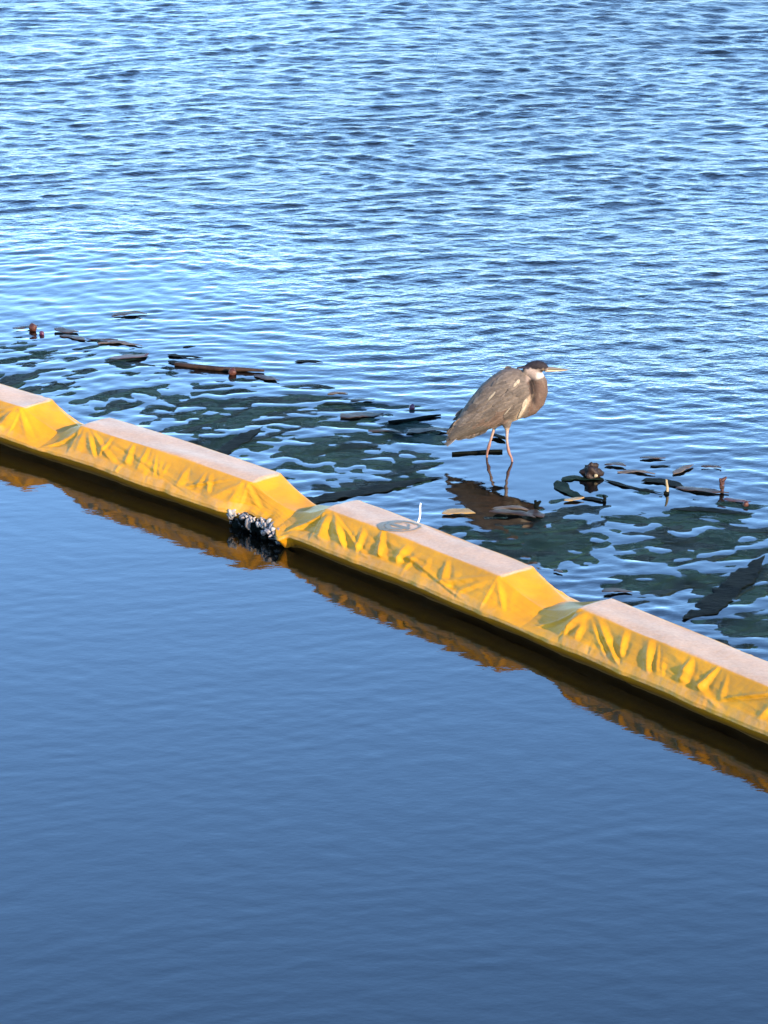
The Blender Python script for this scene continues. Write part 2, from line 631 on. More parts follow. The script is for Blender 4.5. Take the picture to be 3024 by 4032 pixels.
flat_shape('emblem_ring', (oval(0, 0, .120, .090, wob=.04, seed=1), oval(.010, -.006, .096, .068, wob=.08, seed=2)), M_print, .0035, SEC_EMBLEM)
flat_shape('emblem_mark', (oval(-.012, -.004, .070, .060, wob=.10, seed=3), oval(-.002, .006, .050, .040, wob=.16, seed=4)), M_print, .0040, SEC_EMBLEM)
tq = np.linspace(0, 1, 12)
bx = np.stack([ec[0] - .062 + .120 * tq, ec[1] + .048 - .100 * tq], -1)
flat_shape('emblem_bar', (np.vstack([bx + [.004, .010], (bx + [-.010, -.016])[::-1]]), np.vstack([bx + [-.002, -.002], (bx + [-.004, -.004])[::-1]])), M_print, .0045, SEC_EMBLEM)

# ------------------------------------------------------------------ swept kelp shapes
def sweep(path, a, b, K=8, seed=0, ruffle=0.0, ruf_f=30.0, flat=True, rag=1.0):
    """closed skin round a path: half width a (lies flat), half thickness b"""
    P = np.asarray(path, dtype=float)
    m = len(P)
    T = np.gradient(P, axis=0)
    T /= np.maximum(np.linalg.norm(T, axis=1, keepdims=True), 1e-9)
    if flat:
        up = np.array([0, 0, 1.0])
        Sd = np.cross(T, up)
        Sd /= np.maximum(np.linalg.norm(Sd, axis=1, keepdims=True), 1e-9)
        Up = np.cross(Sd, T)
    else:
        ref = np.array([0.0, 1.0, .01])
        Sd = np.cross(T, ref)
        Sd /= np.maximum(np.linalg.norm(Sd, axis=1, keepdims=True), 1e-9)
        Up = np.cross(Sd, T)
    a = np.broadcast_to(a, (m,)).astype(float)
    b = np.broadcast_to(b, (m,)).astype(float)
    L = np.concatenate([[0], np.cumsum(np.linalg.norm(np.diff(P, axis=0), axis=1))])
    th = np.arange(K) / K * 2 * np.pi
    V = []
    for k in range(K):
        c, s = math.cos(th[k]), math.sin(th[k])
        ew = 1 + rag * (.20 * vnoise(L, seed * 13 + (1 if c > 0 else 2), 22) + .08 * vnoise(L, seed * 13 + (3 if c > 0 else 4), 60)) if ruffle else 1.0
        off = Sd * (a * c * ew)[:, None] + Up * (b * s)[:, None]
        if ruffle:
            zz = ruffle * abs(c) ** 1.5 * vnoise(L, seed * 17 + (5 if c > 0 else 6), ruf_f)
            off = off + Up * zz[:, None]
        V.append(P + off)
    V = np.stack(V, 1).reshape(-1, 3)
    F = grid_faces(m, K, True)
    return V, F


class Bag:
    def __init__(self):
        self.v, self.f, self.n = [], [], 0

    def add(self, vf):
        v, f = vf
        self.v.append(v)
        self.f.append(f + self.n)
        self.n += len(v)

    def mesh(self, name, colors=None):
        return mesh_np(name, np.vstack(self.v), np.vstack(self.f), True, colors=colors)


def px_path(pts, n=40, z=0.0):
    return spline([at(u, v, z) for u, v in pts], n)


def taper(n, a, tip=.12, root=.35):
    t = np.linspace(0, 1, n)
    return a * np.minimum(1, np.minimum(root + (1 - root) * t / .15, tip + (1 - tip) * (1 - t) / .3))


# the tangled mat just at the surface: beyond counting
STROKES = [
    ([(-40, 1375), (80, 1365), (170, 1350)], 14, 4, .022, .8),
    ([(90, 1390), (180, 1400), (260, 1395)], 12, 4, .022, .8),
    ([(300, 1370), (360, 1362), (420, 1352)], 10, 3, .020, .8),
    ([(480, 1400), (560, 1385), (610, 1375)], 10, 3, .022, .8),
    ([(700, 1540), (850, 1520), (1010, 1500)], 20, 7, .030, .6),
    ([(1080, 1560), (1230, 1545), (1380, 1560)], 16, 6, .026, .6),
    ([(0, 1590), (90, 1560), (200, 1580)], 14, 4, .03, .8),
    ([(-160, 1560), (0, 1520), (120, 1480), (240, 1440)], 26, 6, .040, .8),
    ([(-120, 1450), (20, 1425), (130, 1400), (260, 1372)], 10, 4, .022, .8),
    ([(-60, 1350), (60, 1345), (120, 1335)], 16, 3, .02, .8),
    ([(40, 1415), (170, 1445), (290, 1430)], 10, 3, .030, 1),
    ([(60, 1570), (200, 1535), (330, 1500)], 18, 5, .035, .8),
    ([(220, 1440), (330, 1400), (400, 1375)], 8, 2, .018, 1),
    ([(240, 1480), (330, 1470), (390, 1450)], 8, 3, .03, 1),
    ([(420, 1455), (600, 1462), (790, 1475)], 14, 6, .034, .8),
    ([(430, 1420), (520, 1410), (580, 1405)], 8, 3, .025, .8),
    ([(380, 1600), (560, 1545), (700, 1505)], 26, 7, .035, .7),
    ([(240, 1600), (380, 1590), (480, 1545)], 16, 4, .03, .8),
    ([(520, 1660), (760, 1590), (900, 1560), (1080, 1540)], 26, 12, .038, .6),
    ([(640, 1715), (800, 1655), (1000, 1605), (1220, 1580)], 42, 26, .042, .5),
    ([(760, 1770), (980, 1690), (1200, 1650), (1440, 1640)], 44, 30, .042, .5),
    ([(1060, 1800), (1300, 1750), (1550, 1715), (1790, 1690)], 44, 30, .044, .5),
    ([(1120, 1860), (1350, 1840), (1600, 1820), (1780, 1790)], 34, 24, .044, .5),
    ([(1230, 1600), (1400, 1590), (1560, 1600)], 18, 6, .026, .7),
    ([(1560, 1690), (1700, 1730), (1830, 1740)], 22, 8, .034, .7),
    ([(1060, 1850), (1110, 1880), (1150, 1900)], 16, 5, .04, 1),
    ([(1480, 1900), (1620, 1870), (1740, 1850)], 18, 8, .035, .7),
    ([(1690, 2075), (1900, 2085), (2100, 2095), (2310, 2062)], 18, 16, .044, .6),
    ([(1830, 2120), (2050, 2145), (2250, 2100), (2440, 2030)], 40, 30, .046, .5),
    ([(2060, 2190), (2200, 2155), (2380, 2110)], 26, 12, .040, .6),
    ([(2300, 2010), (2450, 2030), (2600, 2050)], 16, 7, .030, .6),
    ([(2400, 2160), (2560, 2130), (2720, 2085)], 30, 9, .034, .45),
    ([(2480, 2100), (2700, 2085), (2900, 2115), (3120, 2110)], 40, 30, .046, .5),
    ([(2560, 2180), (2700, 2200), (2880, 2170), (3120, 2180)], 40, 26, .046, .5),
    ([(2370, 2338), (2540, 2290), (2700, 2215), (2850, 2130)], 16, 16, .050, .7),
    ([(2700, 2430), (2850, 2350), (2960, 2270), (3090, 2170)], 20, 20, .055, .7),
    ([(2850, 2530), (2960, 2475), (3120, 2440)], 26, 16, .046, .7),
    ([(2960, 2330), (3060, 2290), (3160, 2260)], 20, 10, .046, .8),
]
mat_bag = {0: Bag(), 1: Bag()}
rk = np.random.default_rng(5)
sid = 0
for pts, spread, cnt, hw, frac in STROKES:
    base = px_path(pts, 90)
    Ltot = np.linalg.norm(np.diff(base, axis=0), axis=1).sum()
    for k in range(int(cnt * 2.8)):
        sid += 1
        fr = min(1.0, frac * rk.uniform(.6, 1.4))
        t0 = rk.uniform(0, 1 - fr) if fr < 1 else 0
        i0, i1 = int(t0 * 89), int((t0 + fr) * 89)
        seg = base[i0:i1 + 1]
        n = max(10, int(Ltot * fr / .022))
        path = spline(seg[:: max(1, len(seg) // 6)] if len(seg) > 12 else seg, n)
        jit = rk.normal(0, spread) / (690 * .28)
        path[:, 1] += jit
        path[:, 0] += rk.normal(0, .03)
        L = np.linspace(0, Ltot * fr, n)
        T = np.gradient(path, axis=0)
        T /= np.linalg.norm(T, axis=1, keepdims=True)
        path[:, 0] += -T[:, 1] * .035 * vnoise(L, sid, 5)
        path[:, 1] += T[:, 0] * .06 * vnoise(L, sid, 5)
        path[:, 2] = -.0006 + rk.normal(0, .0007) + .0007 * vnoise(L, sid + 999, 9) - .004 * (np.linspace(-1, 1, n) ** 6)
        mat_bag[0 if rk.random() < .72 else 1].add(sweep(path, taper(n, hw * rk.uniform(.7, 1.9)), .0006, 8, sid, .0009, 26))
for key, nm, mt, lb in ((0, 'kelp_mat', M_mat0, 'tangled dark green kelp blades massed at the surface behind the boom'),
                        (1, 'kelp_mat', M_mat1, 'blackish kelp strands mixed through the green kelp at the surface')):
    o = obj(nm, mat_bag[key].mesh(nm), mt)
    tag(o, lb, 'kelp', kind='stuff')


def blade(pts, hw, mat, label, z=.006, lump=.006, thick=.004, name='floating_kelp', group=None, seed=None, ruffle=.006, tip=.12, root=.35):
    global sid
    sid += 1
    if mat in (M_kdark, M_kgreen):
        z, lump, thick = z * .4, lump * .4, thick * .5
    else:
        z, lump = z * .75, lump * .8
    c = at(*pts[len(pts) // 2])
    P = px_path(pts, 10)
    L = np.linalg.norm(np.diff(P, axis=0), axis=1).sum()
    n = max(14, int(L / .012))
    P = px_path(pts, n)
    s = np.linspace(0, L, n)
    P[:, 2] = z + lump * vnoise(s, sid + 5, 14)
    P -= c
    me = mesh_np(name, *sweep(P, taper(n, hw, .05, .10), thick * (.55 + .45 * np.abs(vnoise(s, sid, 30))), 10, sid, ruffle, 30, rag=1.6))
    o = obj(name, me, mat)
    o.location = c
    return tag(o, label, 'kelp', group)


def stipe(pts, r, mat, label, z=.006, name='kelp_stipe', lump=.004, tip=.5):
    global sid
    sid += 1
    c = at(*pts[len(pts) // 2])
    P = px_path(pts, 10)
    L = np.linalg.norm(np.diff(P, axis=0), axis=1).sum()
    n = max(12, int(L / .015))
    P = px_path(pts, n)
    s = np.linspace(0, L, n)
    P[:, 2] = z + lump * vnoise(s, sid + 5, 9)
    P -= c
    V, F = sweep(P, taper(n, r, tip, .8) * (1 + .15 * vnoise(s, sid, 20)), taper(n, r, tip, .8) * .85, 10, sid)
    o = obj(name, mesh_np(name, V, F), mat)
    o.location = c
    return tag(o, label, 'kelp stem')


def ball_mesh(name, rx, ry, rz, seed, bumpy=.12, neck=0.0):
    bm = bmesh.new()
    bmesh.ops.create_icosphere(bm, subdivisions=3, radius=1)
    r = np.random.default_rng(seed)
    ph = r.uniform(0, 6.28, 6)
    for v in bm.verts:
        p = v.co
        k = 1 + bumpy * (math.sin(p.x * 3 + ph[0]) * math.sin(p.y * 4 + ph[1]) + .5 * math.sin(p.z * 6 + ph[2] + p.x * 4))
        v.co = Vector((p.x * rx * k, p.y * ry * k, p.z * rz * k))
        if neck and v.co.x > .4 * rx:
            t = (v.co.x / rx - .4) / .6
            v.co.y *= 1 - neck * t
            v.co.z *= 1 - neck * t
            v.co.x += rx * 1.1 * t
    for f in bm.faces:
        f.smooth = True
    me = bpy.data.meshes.new(name)
    bm.to_mesh(me)
    bm.free()
    return me


def bulb(u, v, r, mat, label, squash=1.0, rot=0.0, neck=.6, z=.0):
    global sid
    sid += 1
    me = ball_mesh('kelp_bulb', r, r * .9, r * squash, sid, .10, neck)
    o = obj('kelp_bulb', me, mat)
    p = at(u, v)
    o.location = (p[0], p[1], r * squash * .55 + z)
    o.rotation_euler = (0, 0, rot)
    return tag(o, label, 'kelp bulb')


# single pieces one can pick out
blade([(855, 1800), (900, 1765), (960, 1725), (1035, 1682)], .055, M_kdark, 'broad dark kelp blade running diagonally out from the boom toward the brown stem', z=.009)
blade([(1120, 1995), (1230, 1972), (1350, 1950), (1480, 1928), (1620, 1900), (1745, 1880)], .065, M_kdark, 'long black kelp blade curving along the boom behind its dip', z=.010, lump=.004)
blade([(660, 1398), (700, 1404), (750, 1408), (800, 1412)], .030, M_kdark, 'short dark olive kelp blade above the long brown stem', z=.014)
blade([(662, 1425), (700, 1432), (750, 1440)], .034, M_kdark, 'dark kelp blade lying against the end of the long brown stem', z=.016)
stipe([(690, 1440), (780, 1450), (860, 1458), (950, 1462), (1040, 1466)], .019, M_kbrown, 'long brown kelp stem with a round bulb on it', z=.012)
bulb(915, 1474, .028, M_kred, 'reddish round kelp bulb against the long brown stem', neck=0)
blade([(1000, 1478), (1050, 1490), (1100, 1502)], .035, M_kbrown, 'frayed brown kelp end past the long stem', z=.010)
blade([(720, 1370), (745, 1366), (770, 1364)], .016, M_kdark, 'two-lobed scrap of black kelp floating clear of the others', z=.010)
blade([(440, 1252), (480, 1244), (530, 1238), (580, 1240)], .038, M_kbrown, 'lone brown kelp clump drifting out in the ripples', z=.016)
blade([(50, 1300), (100, 1294), (150, 1286)], .026, M_kbrown, 'brown kelp blade beside the reddish round bulb', z=.014)
bulb(130, 1302, .030, M_kred, 'reddish round kelp bulb among the brown blades', neck=0, z=.006)
bulb(165, 1318, .018, M_purple, 'small dark kelp knob hooked below the reddish bulb', neck=.5, rot=2.2)
blade([(215, 1300), (260, 1306), (310, 1312)], .050, M_kbrown, 'wide brown kelp blade with a pale streak', z=.016)
blade([(235, 1325), (290, 1330), (340, 1345)], .034, M_kbrown, 'narrow brown kelp blade under the wide streaked one', z=.010)
blade([(340, 1338), (400, 1340), (465, 1342)], .020, M_kbrown, 'thin straight brown kelp strip joining two tangles', z=.012)
blade([(385, 1355), (430, 1350), (480, 1352), (560, 1366)], .028, M_ktan, 'faded tan kelp strip trailing from the tangle', z=.008)
blade([(430, 1420), (490, 1412), (550, 1408), (585, 1398)], .042, M_kred, 'reddish brown curled kelp blade', z=.016)
blade([(1160, 1428), (1200, 1424), (1240, 1426), (1272, 1430)], .028, M_kdark, 'small dark kelp blade alone in the rippled water', z=.012)
blade([(1380, 1588), (1420, 1582), (1475, 1580)], .030, M_kbrown, 'grey brown kelp piece with a blunt end', z=.016)
blade([(1270, 1592), (1330, 1588), (1390, 1592)], .024, M_kdark, 'thin dark kelp strand beside the blunt grey brown piece', z=.010)
blade([(1340, 1650), (1400, 1640), (1450, 1638), (1510, 1632)], .060, M_kbrown, 'broad brown kelp patch lying flat on the green mat', z=.014)
blade([(1290, 1555), (1330, 1548), (1370, 1552)], .022, M_ktan, 'small tan kelp flake floating free', z=.010)
bulb(1622, 1611, .020, M_purple, 'dark purple kelp bulb floating alone near the tail', neck=0, squash=1.1)
stipe([(1530, 1668), (1600, 1660), (1670, 1648), (1735, 1640)], .013, M_kdark, 'slim dark kelp stem pointing toward the tail', z=.010)
blade([(1600, 1710), (1660, 1700), (1720, 1698), (1790, 1700)], .042, M_kbrown, 'brown kelp blade below the tail feathers', z=.016)
blade([(1450, 1702), (1520, 1700), (1590, 1712)], .022, M_kbrown, 'thin brown kelp blade sunk in the green mat', z=.012)
stipe([(1780, 1790), (1850, 1786), (1915, 1782), (1978, 1780)], .012, M_kdark, 'straight dark kelp stem ending between the bird legs', z=.007, tip=.9)
blade([(1935, 1718), (1960, 1724), (1990, 1736)], .030, M_kdark, 'dark kelp lump standing between the bird legs', z=.03, lump=.012, thick=.02)
# front of the bird
blade([(1740, 2030), (1785, 2022), (1830, 2022), (1872, 2030)], .040, M_kyel, 'yellowed kelp leaf lying by the boom', z=.018, root=.2)
blade([(1935, 2012), (1985, 2005), (2040, 2005), (2085, 2016)], .026, M_ktan, 'tan edged kelp blade under the bird', z=.018)
blade([(1925, 2026), (1990, 2024), (2060, 2030), (2110, 2048)], .036, M_kbrown, 'rounded brown kelp blade with a small upright fin', z=.020)
blade([(2080, 2020), (2110, 2030), (2140, 2045)], .040, M_kbrown, 'blunt brown kelp end below the upright fin', z=.018)
blade([(2195, 1895), (2225, 1930), (2270, 1955), (2310, 1965)], .042, M_kgreen, 'bent grey green kelp blade with a yellow tip', z=.012)
blade([(2220, 1978), (2255, 1972), (2300, 1968)], .022, M_kyel, 'yellow tip of kelp beside the bent green blade', z=.018)
blade([(2290, 1962), (2330, 1966), (2385, 1978)], .026, M_kdark, 'dark kelp blade ending in a small upturned fin', z=.014)
blade([(2210, 1895), (2260, 1884), (2320, 1888), (2375, 1890)], .036, M_kgreen, 'dark green kelp blade under the big brown bulb', z=.014)
blade([(2380, 1892), (2440, 1908), (2520, 1928), (2610, 1946)], .022, M_kdark, 'narrow dark kelp strip between the big bulb and the pale reed', z=.010)
blade([(2380, 1836), (2420, 1832), (2465, 1842)], .026, M_kbrown, 'flat brown kelp flake beside the big bulb', z=.014)
blade([(2430, 1862), (2500, 1858), (2580, 1872)], .026, M_ktan, 'flat greyish kelp strip beyond the big bulb', z=.010)
blade([(2520, 1808), (2570, 1806), (2620, 1808)], .022, M_kbrown, 'thin brown kelp flake farthest out beyond the reed', z=.012)
blade([(2560, 1838), (2600, 1836), (2640, 1836)], .020, M_kdark, 'tiny dark kelp flake floating beyond the reed', z=.010)
blade([(2650, 1872), (2690, 1850), (2730, 1836)], .028, M_ktan, 'tan kelp flake tilted toward the open water', z=.012)
blade([(2760, 1842), (2800, 1840), (2840, 1846)], .022, M_kbrown, 'small brown kelp strip past the tilted tan flake', z=.012)
blade([(2525, 1898), (2580, 1895), (2640, 1905), (2700, 1925)], .044, M_kdark, 'dark olive kelp blade behind the pale reed', z=.016)
blade([(2660, 1925), (2730, 1930), (2800, 1940), (2870, 1946)], .036, M_kbrown, 'brown kelp blade reaching from the pale reed to the reddish sprout', z=.014)
blade([(2850, 1972), (2900, 1974), (2955, 1982)], .024, M_kred, 'reddish kelp strip with a dull pink knob', z=.012)
bulb(2936, 1992, .018, M_kred, 'dull pink kelp knob beside the reddish strip', neck=0)
blade([(2640, 2008), (2720, 2006), (2800, 2010), (2880, 2020), (2955, 2030)], .036, M_kdark, 'long thin black kelp blade below the pale reed', z=.012)
blade([(2370, 2338), (2430, 2330), (2490, 2338)], .030, M_kbrown, 'brown kelp end tucked against the boom', z=.016)
blade([(2690, 2440), (2770, 2405), (2850, 2345), (2930, 2270), (3010, 2190)], .075, M_kdark, 'wide blackish kelp blade slanting up from the boom', z=.012)
blade([(2180, 2250), (2200, 2255), (2215, 2262)], .02, M_kbrown, 'scrap of brown kelp at the back edge of the boom', z=.014)


# big torn bulb with a pale hole
root = empty('kelp_bulb', at(2330, 1880))
tag(root, 'big dark brown torn kelp bulb with a pale hole', 'kelp bulb')
me = ball_mesh('shell', .056, .044, .048, 71, .34)
o = obj('shell', me, M_kdkbrown, root)
o.location = (0, 0, .026)
me = ball_mesh('torn_lobe', .034, .018, .030, 72, .5)
o = obj('torn_lobe', me, M_kdkbrown, root)
o.location = (-.006, .002, .056)
me = ball_mesh('hole', .012, .006, .010, 73, .1)
o = obj('hole', me, M_twig, root)
o.location = (.022, -.044, .026)

# upright scraps
def upright(name, u, v, h, r, mat, label, cat, lean=(0, 0), knot=None, fins=0):
    p = at(u, v)
    root = empty(name, p)
    tag(root, label, cat)
    n = 12
    t = np.linspace(-.25, 1, n)
    path = np.stack([lean[0] * t * abs(h) + .004 * np.sin(t * 5), lean[1] * t, h * t], -1)
    V, F = sweep(path, r * (1 - .35 * np.clip(t, 0, 1)), r * (1 - .35 * np.clip(t, 0, 1)), 8, 3, flat=False)
    obj('stem', mesh_np('stem', V, F), mat, root)
    if knot:
        me = ball_mesh('knot', knot[0], knot[0] * .9, knot[0] * .8, 5, .2)
        k = obj('knot', me, knot[1], root)
        k.location = (0, 0, knot[2])
    for q in range(fins):
        a = -0.7 + 1.4 * q / max(1, fins - 1)
        zz = h * (.35 + .25 * q)
        path = np.stack([np.linspace(0, math.sin(a + .3) * .03, 8), np.zeros(8), zz + np.linspace(0, .022, 8)], -1)
        V, F = sweep(path, np.linspace(r * 1.4, r * .5, 8), np.linspace(r, r * .4, 8), 8, q, flat=False)
        obj('side_shoot', mesh_np('side_shoot', V, F), mat, root)
    return root


upright('reed_stub', 2624, 1944, .088, .010, M_twig, 'pale upright reed stub with a dark knot at the waterline', 'reed', (.02, 0), (.018, M_kdark, .004))
upright('kelp_sprout', 2842, 1938, .085, .011, M_kred, 'reddish upright kelp sprout with side shoots', 'kelp', (-.1, 0), (.016, M_kbrown, .03), 3)
upright('kelp_fin', 2112, 2012, .065, .012, M_kdark, 'small black upright fin on the rounded brown kelp', 'kelp', (-.05, 0), None, 2)
upright('kelp_fin', 2378, 1972, .034, .011, M_kdark, 'stubby dark upturned kelp fin in front of the big bulb', 'kelp', (.1, 0), None, 0)
upright('feather_quill', 1646, 2056, .115, .006, M_quill, 'thin white quill standing at the back edge of the boom', 'feather', (.16, 0))

# ------------------------------------------------------------------ shells and weed at the boom joint
shell_root = empty('mussel_cluster', (0, 0, 0))
sx, sy = boom_xy(1.69, NH - .04)
shell_root.location = (float(sx), float(sy), 0)
tag(shell_root, 'crusty grey white cluster of mussels and dark weed on the boom joint', 'mussels')


def shell_mat(name, c0, c1):
    m, nt, b = mat_new(name)
    nA = noise_node(nt, 60, 3, .6)
    nt.links.new(mix_rgb(nt, nA.outputs[0], c0, c1), b.inputs['Base Color'])
    b.inputs['Roughness'].default_value = .45
    return m


M_sh = [shell_mat('grey_shell', (.07, .06, .062), (.17, .15, .145)), shell_mat('white_shell', (.12, .11, .10), (.25, .225, .20)), shell_mat('black_shell', (.005, .005, .006), (.018, .017, .018))]
sh_meshes = []
for k in range(3):
    me = ball_mesh('mussel_shell', .024, .015, .012, 80 + k, .16, 0)
    me.materials.append(M_sh[k])
    sh_meshes.append(me)
rs = np.random.default_rng(3)
for k in range(84):
    s = rs.uniform(1.46, 1.93)
    low = rs.random()
    kind = 2 if low > .58 else (1 if rs.random() < .42 else 0)
    n = NH - .052 + rs.normal(0, .012) + (.008 if kind < 2 else -.014) + .045 * (s > 1.87)
    z = (.104 - abs(rs.normal(0, .022))) if kind < 2 else rs.uniform(.012, .085)
    x, y = boom_xy(s, n)
    o = obj('mussel_shell', sh_meshes[kind], None, shell_root)
    o.location = (float(x - sx), float(y - sy), float(z))
    o.rotation_euler = tuple(rs.uniform(-1.5, 1.5, 3))
    sc = float(np.clip(rs.lognormal(-.12, .38), .4, 1.7))
    o.scale = (sc * rs.uniform(.6, 1.2), sc * rs.uniform(.6, 1.1), sc * rs.uniform(.6, 1.1))
wb = Bag()
for k in range(60):
    s = rs.uniform(1.47, 1.90)
    x, y = boom_xy(s, NH - .09 + rs.normal(0, .018))
    m_ = ball_mesh('tmp', rs.uniform(.014, .034), rs.uniform(.012, .026), rs.uniform(.014, .036), 500 + k, .28)
    vv = np.array([v.co for v in m_.vertices]) + np.array([x - sx, y - sy, rs.uniform(-.012, .070)])
    wb.add((vv, np.array([tuple(q.vertices) for q in m_.polygons])))
    bpy.data.meshes.remove(m_)
o = obj('hanging_weed', wb.mesh('hanging_weed'), M_kdark, shell_root)
tag(o, kind='stuff')

# ------------------------------------------------------------------ heron
HX, HY = at(1967, 1808)[:2]
heron = empty('heron', (float(HX), float(HY), 0))
tag(heron, 'grey brown heron hunched with folded neck, wading behind the boom', 'heron')


def hp(zx, zy, y=0.0):
    """profile drawing units to metres in the bird's own frame"""
    return np.array([(zx - 740) * .00056, y, (1180 - zy) * .000585])


def loft(stations, K=20):
    """stations: (zx, zy, half height in drawing units, half width m, axis angle or None)"""
    C = np.array([hp(s[0], s[1]) for s in stations])
    T = np.gradient(C, axis=0)
    T /= np.linalg.norm(T, axis=1, keepdims=True)
    V = []
    for i, s in enumerate(stations):
        t = T[i]
        up = np.array([-t[2], 0, t[0]])
        for k in range(K):
            a = 2 * math.pi * k / K
            V.append(C[i] + up * (s[2] * .00057 * math.sin(a)) + np.array([0, s[3] * math.cos(a), 0]))
    V = np.array(V)
    m = len(stations)
    F = grid_faces(m, K, True).tolist()
    V = np.vstack([V, C[0] - T[0] * .004, C[-1] + T[-1] * .004])
    for k in range(K):
        F.append((len(V) - 2, (k + 1) % K, k))
        F.append((len(V) - 1, (m - 1) * K + k, (m - 1) * K + (k + 1) % K))
    return V.tolist(), F


torso = [(165, 985, 22, .014), (240, 915, 62, .028), (330, 835, 105, .045), (440, 750, 160, .062), (560, 665, 215, .078), (680, 580, 258, .090),
         (790, 512, 282, .098), (890, 455, 288, .100), (970, 415, 262, .094), (1030, 390, 205, .080), (1072, 375, 120, .052), (1090, 370, 50, .02)]
neck = [(985, 215, 52, .030), (1050, 215, 62, .034), (1120, 262, 74, .040), (1160, 340, 84, .045), (1165, 440, 90, .050), (1135, 540, 92, .052), (1070, 620, 84, .050), (970, 680, 62, .042)]
head = [(985, 190, 12, .008), (1030, 176, 36, .018), (1080, 166, 52, .027), (1135, 163, 58, .031), (1185, 170, 54, .029), (1222, 186, 40, .020), (1246, 204, 24, .012)]
thighs = [[(760 + dx, 740, 70, .030), (735 + dx, 800, 46, .020), (712 + dx, 850, 22, .011), (695 + dx, 895, 13, .007)] for dx in (0,)]
bmh = bmesh.new()


def add_loft(st, yoff=0.0, K=20):
    V, F = loft(st, K)
    vs = [bmh.verts.new((v[0], v[1] + yoff, v[2])) for v in V]
    for f in F:
        try:
            bmh.faces.new([vs[k] for k in f])
        except ValueError:
            pass


add_loft(torso)
add_loft(neck)
add_loft(head)
add_loft([(800, 735, 72, .030), (812, 790, 46, .020), (815, 840, 22, .011), (816, 880, 13, .007)], -.040, 14)
add_loft([(745, 740, 72, .030), (712, 800, 46, .020), (690, 850, 22, .011), (672, 890, 13, .007)], .040, 14)
bmesh.ops.recalc_face_normals(bmh, faces=bmh.faces)
tmp = bpy.data.meshes.new('tmp_body')
bmh.to_mesh(tmp)
bmh.free()
tmpo = obj('tmp_body', tmp)
md = tmpo.modifiers.new('r', 'REMESH')
md.mode = 'VOXEL'
md.voxel_size = .0045
md = tmpo.modifiers.new('s', 'SMOOTH')
md.iterations = 7
md.factor = .5
dg = bpy.context.evaluated_depsgraph_get()
body_me = bpy.data.meshes.new_from_object(tmpo.evaluated_get(dg))
bpy.data.objects.remove(tmpo)
bpy.data.meshes.remove(tmp)
body_me.name = 'body'
nv = len(body_me.vertices)
co = np.zeros(nv * 3, dtype=np.float32)
body_me.vertices.foreach_get('co', co)
co = co.reshape(-1, 3)
body_me.polygons.foreach_set('use_smooth', np.ones(len(body_me.polygons), dtype=bool))
zx = co[:, 0] / .00056 + 740
zy = 1180 - co[:, 2] / .000585


def blend(c, m, col):
    return c * (1 - m[:, None]) + np.array(col)[None, :] * m[:, None]


jn = 14 * noise2(co[:, 0], co[:, 2], 61, 160)
C = np.tile(np.array([.150, .125, .105]), (nv, 1))
C = C * (1 + .20 * noise2(co[:, 0] * .4, co[:, 2], 62, 260)[:, None] * .5)
# brown neck and breast
d_neck = smoothstep(1020, 1060, zx + jn) * smoothstep(285, 320, zy)
C = blend(C, d_neck, (.135, .088, .066))
streak = smoothstep(.3, 1.0, noise2(co[:, 0] * .5 + co[:, 2] * .2, co[:, 1], 66, 300)) * d_neck
C = blend(C, streak * .35, (.26, .20, .15))
# dark line where the folded neck meets the shoulder
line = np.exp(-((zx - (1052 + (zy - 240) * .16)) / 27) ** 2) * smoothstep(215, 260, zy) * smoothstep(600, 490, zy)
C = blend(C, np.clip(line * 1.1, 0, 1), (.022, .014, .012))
# pale flank and belly, buff thighs
fl = np.exp(-((zx - (1035 - (zy - 480) * .48)) / 34) ** 2) * smoothstep(430, 500, zy + jn) * smoothstep(800, 760, zy)
C = blend(C, fl * .9, (.58, .46, .33))
C = blend(C, smoothstep(795, 830, zy) * smoothstep(620, 660, zx), (.46, .36, .27))
und = smoothstep(870, 930, zy + .55 * (zx - 300) * 0) * smoothstep(620, 560, zx) * smoothstep(.0, 1, (zy - (1095 - .42 * zx)) / 40)
C = blend(C, und * .6, (.30, .24, .18))
# face: white cheek and chin, black crown stripe
face = smoothstep(995, 1030, zx) * smoothstep(300, 262, zy + .2 * (zx - 1150))
C = blend(C, face, (.34, .28, .25))
C = blend(C, face * smoothstep(1105, 1150, zx) * smoothstep(212, 232, zy), (.72, .66, .60))
crown = smoothstep(196, 178, zy - .10 * (1230 - zx)*0 + jn * .3) * smoothstep(960, 990, zx)
C = blend(C, crown, (.018, .013, .018))
lore = 1.3 * np.exp(-(((zx - 1192) / 36) ** 2 + ((zy - 212) / 20) ** 2))
C = blend(C, np.clip(lore * 1.2, 0, 1), (.05, .035, .03))
C = C * np.array([.45, .42, .39])
a = body_me.color_attributes.new('Col', 'FLOAT_COLOR', 'POINT')
cc = np.ones((nv, 4), dtype=np.float32)
cc[:, :3] = C
a.data.foreach_set('color', cc.ravel())

